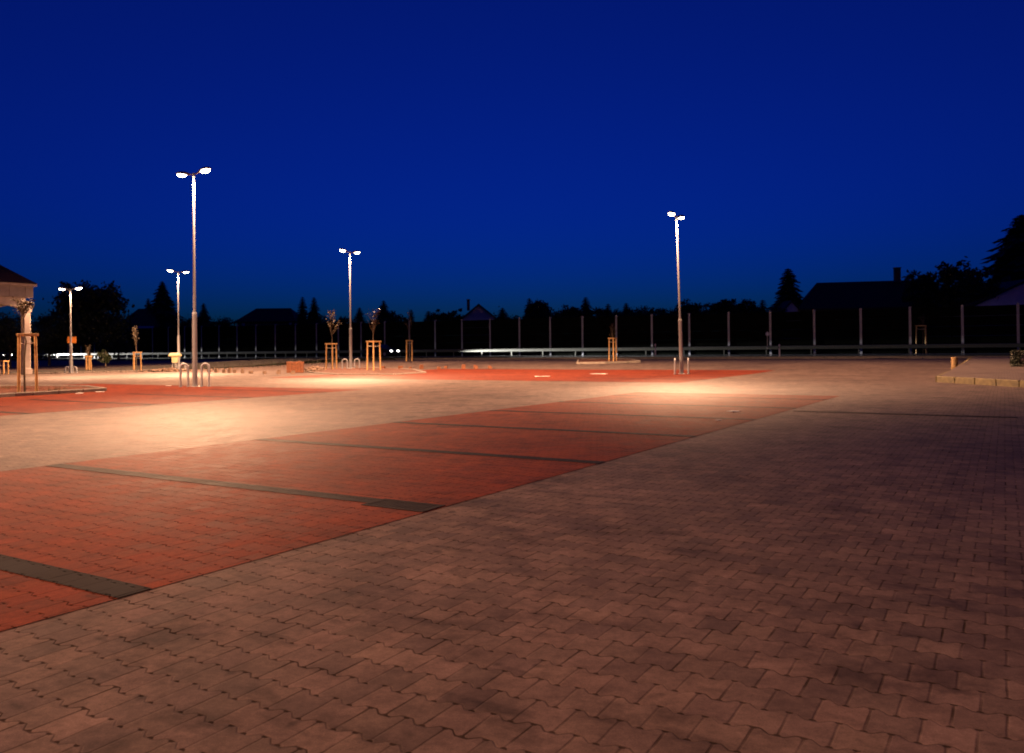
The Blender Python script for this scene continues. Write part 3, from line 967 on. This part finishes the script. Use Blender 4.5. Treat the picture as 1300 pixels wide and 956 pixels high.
def conifer(px, by_top, depth, wpx, label, seed, name='spruce_tree', group='dark trees beyond the barrier', base_z=.5, shape=.85):
    rnd = random.Random(seed)
    top = at_d(px, by_top, depth); h = top.z - base_z
    zv = max(base_z, min(5.2, top.z - 1.0))
    r = min(.46 * h, wpx * depth / FPX / 2 * 1.1 / max(.25, (top.z - zv) / h) ** shape)
    t = empty(name, (top.x, top.y, base_z), rnd.uniform(0, 6), label, 'tree', group)
    m = MB(); m.tube([(0, 0, -.2), (0, 0, h * .5), (0, 0, h * .97)], [h * .02 + .04, h * .012 + .02, .012], 8); m.build('trunk', M['bark'], t, True)
    m = MB(); lev = max(22, int(h * 4.6))
    for i in range(lev):
        f = i / lev; z = h * (.08 + .92 * f); rr = r * (1 - f) ** shape * rnd.uniform(.78, 1.1) + .12
        nb = max(7, int(12 - 3 * f))
        a0 = rnd.uniform(0, 6.28)
        for b in range(nb):
            a = a0 + 6.283 * b / nb + rnd.uniform(-.25, .25); L = rr * rnd.uniform(.65, 1.12)
            d = Vector((math.cos(a), math.sin(a), 0)); s = Vector((-d.y, d.x, 0))
            droop = -L * rnd.uniform(.12, .42)
            for k in range(5):
                g = k / 5; p = Vector((0, 0, z)) + d * (L * g) + Vector((0, 0, droop * g * g))
                e = (L * .5 * (1 - g * .55) + .10) * rnd.uniform(.75, 1.25)
                for sg in (-1, 1):
                    tip = p + d * e * .9 + s * sg * e * .55 + Vector((0, 0, -e * rnd.uniform(.1, .5)))
                    m.tri(p - d * e * .3 + Vector((0, 0, .10 * L + .05)), p + d * e * .45 - Vector((0, 0, e * .22)), tip)
            p = Vector((0, 0, z)) + d * L * .75 + Vector((0, 0, droop * .6)); m.tri(p + s * L * .07, p - s * L * .07, Vector((0, 0, z)) + d * L * 1.08 + Vector((0, 0, droop * .95)))
    m.tri((-.06, 0, h * .94), (.06, 0, h * .94), (0, 0, h)); m.tri((0, -.06, h * .94), (0, .06, h * .94), (0, 0, h))
    m.build('crown', M['needle'], t)
    return t


def broadleaf(px, by_top, depth, wpx, label, seed, dens=1.0, sparse=0.0, name='broadleaf_tree', group='dark trees beyond the barrier', base_z=.5, leafmat='leaf', low=.42):
    rnd = random.Random(seed)
    top = at_d(px, by_top, depth); h = top.z - base_z; r = wpx * depth / FPX / 2 * 1.12
    t = empty(name, (top.x, top.y, base_z), 0, label, 'tree', group)
    zc_ = h * (low + 1) / 2; hz = h * (1 - low) / 2 * 1.05
    tr = MB(); tr.tube([(0, 0, -.2), (.05, .03, h * .3), (-.04, .02, h * .6), (0, 0, h * .88)], [.05 + h * .018, .035 + h * .014, .02 + h * .008, .02], 8)
    cr = MB(); ncl = int(95 * dens ** .8)
    ls = max(.10, h * .022)
    for i in range(ncl):
        while True:
            v = Vector([rnd.uniform(-1, 1) for _ in range(3)])
            if v.length < 1: break
        v = v * (.55 + .45 * rnd.random()) / max(.35, v.length) * v.length ** .5
        wob = 1 + .18 * math.sin(v.x * 4 + seed) + .14 * math.cos(v.z * 5 + seed * 2)
        c = Vector((v.x * r * wob, v.y * r * wob, zc_ + v.z * hz * (.86 + .12 * math.sin(v.x * 5 + seed))))
        cs = r * rnd.uniform(.12, .26)
        if i % 3 == 0:
            b0 = Vector((0, 0, max(.2, h * rnd.uniform(.22, .7)))); tr.tube([b0, b0.lerp(c, .55) + Vector((0, 0, .12)), c], [.012 * h ** .5 + .01, .016, .007], 5)
        for k in range(int(46 * (1 - sparse))):
            g = Vector([rnd.gauss(0, .5) for _ in range(3)]); g.z *= .7
            leaf(cr, c + g * cs * 1.3, ls * rnd.uniform(.6, 1.25), rnd)
    tr.build('trunk', M['bark'], t, True); cr.build('crown', M[leafmat], t)
    return t


# behind and beside the canopy
broadleaf(112, 349, 96, 74, 'large round dark tree rising behind the most distant lamp', 11, 4.5, base_z=.2, low=.08)
broadleaf(62, 392, 92, 46, 'lower dark tree between the canopy column and the large round tree', 12, 2.0, base_z=.2, low=.08)
broadleaf(12, 395, 84, 64, 'dark tree seen under the canopy arch', 13, 2.2, base_z=.2, low=.08)
broadleaf(150, 395, 118, 52, 'dark bushy tree between the large round tree and the pale eaved house', 14, 2.0, low=.1)
broadleaf(134, 444, 78, 16, 'small dark bush on the bank in front of the road', 15, .4, name='bush', base_z=.35, low=.0)
conifer(206, 356, 137, 48, 'broad dark spruce behind the bank lamp', 21)
conifer(188, 378, 139, 20, 'small spruce leaning against the broad spruce behind the bank lamp', 22)
conifer(258.5, 384, 134, 22, 'pointed spruce beside the post of the tallest lamp', 23)
broadleaf(282, 402, 132, 36, 'low rounded tree before the dark hip roofed house', 24, .9)
broadleaf(238, 402, 136, 32, 'low tree between the bank lamp and the tallest lamp', 25, .8)
conifer(384, 376, 128, 20, 'first of the twin spruces beside the dark hip roofed house', 26)
conifer(398.5, 376.5, 127, 22, 'second of the twin spruces, nearer the upright young tree', 27)
broadleaf(415, 401, 124, 34, 'low dark tree behind the upright young tree', 28, .7)
conifer(456.5, 389.5, 120, 18, 'small pointed spruce beside the island lamp', 29)
conifer(487, 380.5, 118, 22, 'tallest spruce between the island lamp and the slender young tree', 30)
broadleaf(492, 391, 119, 32, 'round dark tree around the foot of the spruce near the island', 31, .9)
broadleaf(514, 399.5, 117, 20, 'low round tree behind the slender young tree', 32, .5)
conifer(522, 392, 116, 9, 'very narrow pointed conifer behind the slender young tree', 33)
conifer(544, 394, 115, 16, 'small spruce at the end of the tree row before the gabled house', 34)
broadleaf(561, 391, 113, 30, 'dark tree next to the gabled house with chimney', 35, .8)
broadleaf(576, 389, 116, 22, 'dark tree touching the roof of the gabled house', 36, .6)
conifer(638, 389.5, 108, 16, 'small pointed conifer beside the gabled house', 37)
broadleaf(650, 399, 107, 26, 'low tree between the gabled house and the round tree', 38, .6)
broadleaf(682, 378.5, 106, 40, 'wide round topped tree beyond the barrier near the gabled house', 39, 1.4)
conifer(672, 377.5, 107, 16, 'spiky top rising out of the wide round topped tree', 40)
conifer(743.5, 376, 103, 22, 'pointed spruce in the middle of the shouldered tree clump', 41)
broadleaf(730, 386, 104, 34, 'shouldered tree on one side of the pointed spruce', 42, 1.0)
broadleaf(762, 386, 102, 30, 'shouldered tree between the pointed spruce and the small spire', 43, .9)
conifer(772, 384.5, 101, 13, 'small spire shaped conifer near the slim dark stake frame', 44)
conifer(795, 383.5, 100, 15, 'thin spire conifer above the barrier between stake frame and marker post', 45)
broadleaf(806, 390, 101, 44, 'flat topped dark tree above the barrier before the lone lamp', 46, 1.0)
broadleaf(838, 388, 98, 36, 'even dark tree between the flat topped tree and the lone lamp', 47, .9)
broadleaf(876, 379, 96, 38, 'round headed tree right behind the lone lamp', 48, 1.2)
broadleaf(916, 374.5, 94, 34, 'tall bushy tree next to the round headed tree behind the lone lamp', 49, 1.2)
broadleaf(946, 378, 93, 30, 'uneven dark tree between the bushy tree and the small spire near the spruce', 50, 1.0)
conifer(968, 379.5, 92, 13, 'small spire conifer beside the tall ragged spruce', 51)
broadleaf(984, 387, 90, 34, 'low dark tree at the foot of the tall ragged spruce', 52, .8)
conifer(1000.5, 339.5, 94, 42, 'tall ragged spruce standing clear above the roofs', 53, shape=.7)
broadleaf(1170, 341, 84, 40, 'airy tree with gaps beside the big roofed house', 54, 1.1, .35)
broadleaf(1208, 327, 82, 46, 'tallest airy tree with thin top between the roofs', 55, 1.3, .35)
broadleaf(1236, 342, 80, 44, 'airy tree with gaps merging into the great spruce', 56, 1.2, .2)
broadleaf(1190, 368, 86, 60, 'dense low tree under the airy trees', 57, 1.3)
conifer(1297, 271, 88, 108, 'great dark spruce towering over the pale gable shed', 58, shape=.62)
broadleaf(1245, 372, 84, 40, 'dense dark tree behind the corner of the pale gable shed', 59, 1.0)

for i, (px, ty, dp, wp, lb) in enumerate([(712, 391, 108, 44, 'low tree joining the wide round tree and the shouldered clump'), (786, 390, 105, 40, 'low tree at the feet of the two spire conifers'),
        (856, 391, 103, 40, 'low tree half hidden by the lone lamp post'), (896, 388, 100, 40, 'dark tree filling the dip between the round headed and bushy trees'), (932, 385, 99, 40, 'dark tree filling the dip beyond the bushy tree'),
        (958, 387, 97, 36, 'low tree around the small spire beside the ragged spruce'), (820, 387, 104, 26, 'narrow bushy tree rising behind the flat topped tree'), (604, 396, 122, 70, 'wide low tree behind the gabled house'), (436, 400, 126, 30, 'low tree right behind the island lamp post')]):
    broadleaf(px, ty, dp, wp, lb, 80 + i, 1.2)

# hedge and bed at the footpath edge
ph = at(1284, 474.5)
t = empty('hedge', ph, R(-33), 'dark trimmed hedge block in a bed on the raised footpath', 'hedge')
m = MB(); rnd = random.Random(77)
LH, DH, HH = 3.6, 4.0, .80
for i in range(15000):
    f = rnd.choice('xyzt'); x, y, z = rnd.uniform(-LH / 2, LH / 2), rnd.uniform(-DH / 2, DH / 2), rnd.uniform(.05, HH)
    if f == 'x': x = rnd.choice((-1, 1)) * LH / 2 * rnd.uniform(.85, 1.03)
    if f == 'y': y = rnd.choice((-1, 1)) * DH / 2 * rnd.uniform(.9, 1.02)
    if f in 'zt': z = HH * rnd.uniform(.88, 1.04)
    leaf(m, Vector((x + LH / 2, y + DH / 2 - .2, z + FH)), rnd.uniform(.03, .06), rnd)
m.build('foliage', M['hedge'], t)
m = MB()
for i in range(8):
    for j in range(3): m.tube([(.3 + j * .9, -.0 + i * .5, .1), (.3 + j * .9, i * .5, FH + .85)], .02, 5)
m.build('stems', M['bark'], t)
bedD = [at(1281, 474.2), at(1330, 478), at(1420, 470), at(1330, 462), at(1284, 463)]
m = MB(); m.prism([(p.x, p.y) for p in bedD], FH - .05, FH + .05)
for i, v in enumerate(m.v): m.v[i] = (v[0], v[1], v[2] + gz(v[0], v[1]))
tag(m.build('planting_bed', M['mulch'], None), kind='structure')

# grass tufts in the mulch bed
m = MB(); rnd = random.Random(5)
for (px, py, n, hh) in ((72, 495.5, 60, .22), (66, 496, 30, .14), (8, 494, 40, .28), (95, 496, 20, .10), (50, 497, 20, .1)):
    c = at(px, py, .1)
    for i in range(n):
        b = c + Vector((rnd.gauss(0, .16), rnd.gauss(0, .14), .06)); a = rnd.uniform(0, 6.28); L = hh * rnd.uniform(.5, 1.1)
        d = Vector((math.cos(a), math.sin(a), 0)); s_ = Vector((-d.y, d.x, 0)) * .006
        m.tri(b - s_, b + s_, b + d * L * .4 + Vector((0, 0, L)))
tag(m.build('grass', M['grass'], None), kind='stuff')
m = MB(); rnd = random.Random(6)
for i in range(2600):
    p = rnd.choice(edge[1:]); s_ = (p - BO).dot(BDN) + rnd.uniform(-6, 6); q0 = q_of(p.x, p.y); q = rnd.uniform(10, max(10.5, q0 - .8)); w = bp(s_, q)
    zt_ = gz(p.x, p.y) + .05; tt = (q0 - q) / max(.1, (q0 - 9.2)); z = zt_ + (.62 - zt_) * smooth(0, 1, tt)
    a = rnd.uniform(0, 6.28); L = rnd.uniform(.12, .35); d = Vector((math.cos(a), math.sin(a), 0)); sd = Vector((-d.y, d.x, 0)) * .02
    b = Vector((w.x, w.y, z - .08)); m.tri(b - sd, b + sd, b + d * L * .4 + Vector((0, 0, L)))
tag(m.build('grass', M['hedge'], None), kind='stuff')

# ------------------------------------------------------------------ houses beyond the barrier


def house(name_label, px0, px1, eave_y, ridge_y, depth, roofmat, wallmat, gable='front', dep=8.0, ridge_px=None, chim=None, ang=0.0, base=.4, hip=0.0, wins=(), fascia=None, ov=.35):
    """px0/px1 wall ends; gable 'front' faces the car park, 'side' shows the roof slope"""
    a = at_d(px0, eave_y, depth); b = at_d(px1, eave_y, depth)
    w = b.x - a.x; cx = (a.x + b.x) / 2; ez = (a.z + b.z) / 2 - base; rz_ = at_d((px0 + px1) / 2, ridge_y, depth + (dep / 2 if gable == 'side' else 0)).z - base
    t = empty('house', (cx, depth, base), ang, name_label, 'house')
    wl = MB(); hw = w / 2
    if gable == 'front':
        wl.loft([[(-hw, y, 0), (hw, y, 0), (hw, y, ez), (0, y, rz_ - .12), (-hw, y, ez)] for y in (0, dep)])
    else:
        wl.box((0, dep / 2, ez / 2), (w, dep, ez))
    wl.build('wall', wallmat, t)
    rf = MB(); th = .22
    if gable == 'front':
        sl = (rz_ - ez) / hw
        for sg in (-1, 1):
            e = (sg * (hw + ov), ez - ov * sl)
            rf.loft([[(0, y, rz_), (e[0], y, e[1]), (e[0], y, e[1] - th), (0, y, rz_ - th)] for y in (-ov, dep + ov)])
    else:
        hx = hw + ov; hp, hp2 = hip if isinstance(hip, tuple) else (hip, hip)
        rf.loft([[(-hx, -ov, ez - .05), (hx, -ov, ez - .05), (hx, dep + ov, ez - .05), (-hx, dep + ov, ez - .05)],
                 [(-hx, -ov, ez + .12), (hx, -ov, ez + .12), (hx, dep + ov, ez + .12), (-hx, dep + ov, ez + .12)],
                 [(-hx + hp, dep / 2 - .05, rz_), (hx - hp2, dep / 2 - .05, rz_), (hx - hp2, dep / 2 + .05, rz_), (-hx + hp, dep / 2 + .05, rz_)]])
    ro = rf.build('roof', roofmat, t)
    if chim:
        c = at_d(chim[0], chim[1], depth + dep * .4); m = MB(); zc2 = c.z - base; wq = chim[2] * depth / FPX
        m.box((c.x - cx, dep * .4, zc2 - .8), (wq, wq, 1.6), None, .02); m.box((c.x - cx, dep * .4, zc2 - .03), (wq + .12, wq + .12, .08)); m.build('chimney', M['darkwall'], ro)
    for (wx, wy, ww, wh, wm) in wins:
        c = at_d(wx, wy, depth); k = depth / FPX
        f = MB(); W2, H2 = ww * k, wh * k; x, z = c.x - cx, c.z - base
        for sg in (-1, 1):
            f.box((x + sg * W2 / 2, -.02, z), (.08, .08, H2 + .08)); f.box((x, -.02, z + sg * H2 / 2), (W2 - .083, .08, .08))
        fo = f.build('window', M['white'], t); g = MB(); g.box((x, -.01, z), (W2 - .085, .04, H2 - .085)); g.build('pane', wm, fo)
    if fascia:
        m = MB(); m.box((0, -ov - .03, ez - .02), (w + 2 * ov, .04, fascia)); m.build('fascia', M['white'], t)
    return t


house('small house with gable end and chimney showing grey above the barrier', 586, 630, 403.5, 385.5, 112, M['roofdark'], M['plaster'], 'front', 9, chim=(594.5, 380, 3.6), wins=((600, 409, 5, 6, M['glass']), (616, 409, 5, 6, M['glass'])))
house('dark house with red hipped roof near the twin spruces', 301, 374, 409, 391.5, 138, M['rooftile'], M['darkwall'], 'side', 9, hip=2.2, wins=((309, 413, 3, 5, M['plaster']), (369, 411, 3, 4, M['plaster'])))
house('dark low house with pale eaves beside the broad spruce', 150, 194, 415.5, 392, 132, M['roofdark'], M['darkwall'], 'side', 9, hip=1.6, fascia=.30, wins=((176, 423, 6, 5, M['glass']),))
house('big dark house with long high roof and chimney', 1022, 1179, 392, 357.5, 88, M['roofdark'], M['darkwall'], 'side', 8, hip=(2.4, .3), chim=(1126, 341, 7.5), ang=R(-14), wins=((1060, 402, 8, 9, M['glass']), (1100, 402, 8, 9, M['glass'])))
house('tiny bluish gable showing in front of the tall ragged spruce', 993, 1017, 394, 381, 90, M['roofdark'], M['plaster'], 'front', 5, ov=.12, wins=((1005, 400, 5, 5, M['glass']),))
house('pale gable shed under the great dark spruce', 1237, 1372, 384, 354, 78, M['roofdark'], M['white'], 'front', 9, ov=.25, wins=((1262, 392, 9, 8, M['glass']), (1300, 392, 9, 8, M['glass'])))

# ------------------------------------------------------------------ added cars at rest, standing in for passing headlight streaks


def car(s, q, label, beam):
    p = bp(s, q, .645); ang = math.atan2(BDN.y, BDN.x)
    t = empty('car', p, ang, label, 'car', 'added dark cars with lit headlights on the far road')
    prof_ = [(-2.15, .30), (-2.2, .55), (-2.12, .88), (-1.45, .98), (-.95, 1.42), (.25, 1.46), (.95, 1.02), (1.75, .88), (2.12, .68), (2.16, .35), (1.9, .22), (-1.9, .22)]
    m = MB(); m.loft([[(x, y, .22 + (z - .22) * kz) for (x, z) in prof_] for (y, kz) in ((-.86, .94), (-.78, 1.0), (.78, 1.0), (.86, .94))]); m.build('body', M['carbody'], t)
    for sg in (-1, 1):
        m = MB(); yy = sg * .868
        m.loft([[(x, y, z) for (x, z) in ((-1.25, .98), (-.88, 1.30), (.2, 1.33), (.72, 1.0))] for y in (yy - .004, yy + .004)]); m.build('side_window', M['glass'], t)
        m = MB(); m.box((2.10, sg * .62, .66), (.16, .34, .15), None, .03); m.build('headlight', M['headlight'], t)
        m = MB(); m.box((-2.17, sg * .64, .75), (.06, .3, .16), None, .01); m.build('tail_lamp', M['taillight'], t)
        for x in (-1.32, 1.32):
            m = MB(); m.tube([(x, sg * .70, .31), (x, sg * .895, .31)], .31, 20); wo = m.build('wheel', M['tyre'], t)
            m = MB(); m.tube([(x, sg * .88, .31), (x, sg * .905, .31)], .19, 16); m.build('rim', M['galv'], wo)
    if beam:
        ld = bpy.data.lights.new('headlight_beam', 'SPOT'); ld.energy = beam; ld.color = (1, .95, .88); ld.spot_size = R(15); ld.spot_blend = 1.0; ld.shadow_soft_size = .08
        l = bpy.data.objects.new('headlight_beam', ld); col.objects.link(l); l.parent = t; l.location = (2.35, .5, .68)
        d = Vector((1, .08, -.022)); l.rotation_euler = d.to_track_quat('-Z', 'Y').to_euler(); l.scale = (1, .3, 1)  # added beam, aimed to light a bright line along the guardrail
    return t


car(-38, 4.2, 'added dark car on the far road behind the bank lamp, headlights on', 420000)
car(51, 4.2, 'added dark car on the far road behind the wide island frame, headlights on', 420000)

# ------------------------------------------------------------------ sky, camera, output
world = bpy.data.worlds.new('World'); scene.world = world; world.use_nodes = True
nt = world.node_tree; bg = nt.nodes['Background']
sky = nt.nodes.new('ShaderNodeTexSky'); sky.sky_type = 'NISHITA'; sky.sun_disc = False
sky.sun_elevation = R(-2.0); sky.sun_rotation = R(0); sky.altitude = 0; sky.air_density = 1.0; sky.dust_density = .3; sky.ozone_density = 9.0
SKY_STR = .68
mx = nt.nodes.new('ShaderNodeMix'); mx.data_type = 'RGBA'; mx.blend_type = 'MULTIPLY'; mx.inputs[0].default_value = 1
nt.links.new(sky.outputs[0], mx.inputs[6]); mx.inputs[7].default_value = (.06, .78, 1, 1)   # camera white balance
nt.links.new(mx.outputs[2], bg.inputs[0]); bg.inputs[1].default_value = SKY_STR

cd = bpy.data.cameras.new('camera'); co = bpy.data.objects.new('camera', cd); col.objects.link(co)
cd.sensor_width = 36; cd.sensor_fit = 'HORIZONTAL'; cd.lens = FPX / 1300 * 36; cd.clip_start = .05; cd.clip_end = 9000
cd.shift_x = 0; cd.shift_y = -(478 - 433.5) / 1300
mt = Matrix((RIGHT, UP, -Fa)).transposed().to_4x4(); mt.translation = Vector((0, 0, CAM_H)); co.matrix_world = mt
scene.camera = co

scene.render.engine = 'CYCLES'
scene.cycles.use_denoising = True
scene.cycles.use_light_tree = True
scene.cycles.max_bounces = 6
scene.cycles.pixel_filter_type = 'BLACKMAN_HARRIS'; scene.cycles.filter_width = 1.9
scene.cycles.sample_clamp_indirect = 8
vs = scene.view_settings
vs.view_transform = 'Standard'; vs.look = 'None'; vs.exposure = 0; vs.gamma = 1; vs.use_curve_mapping = False
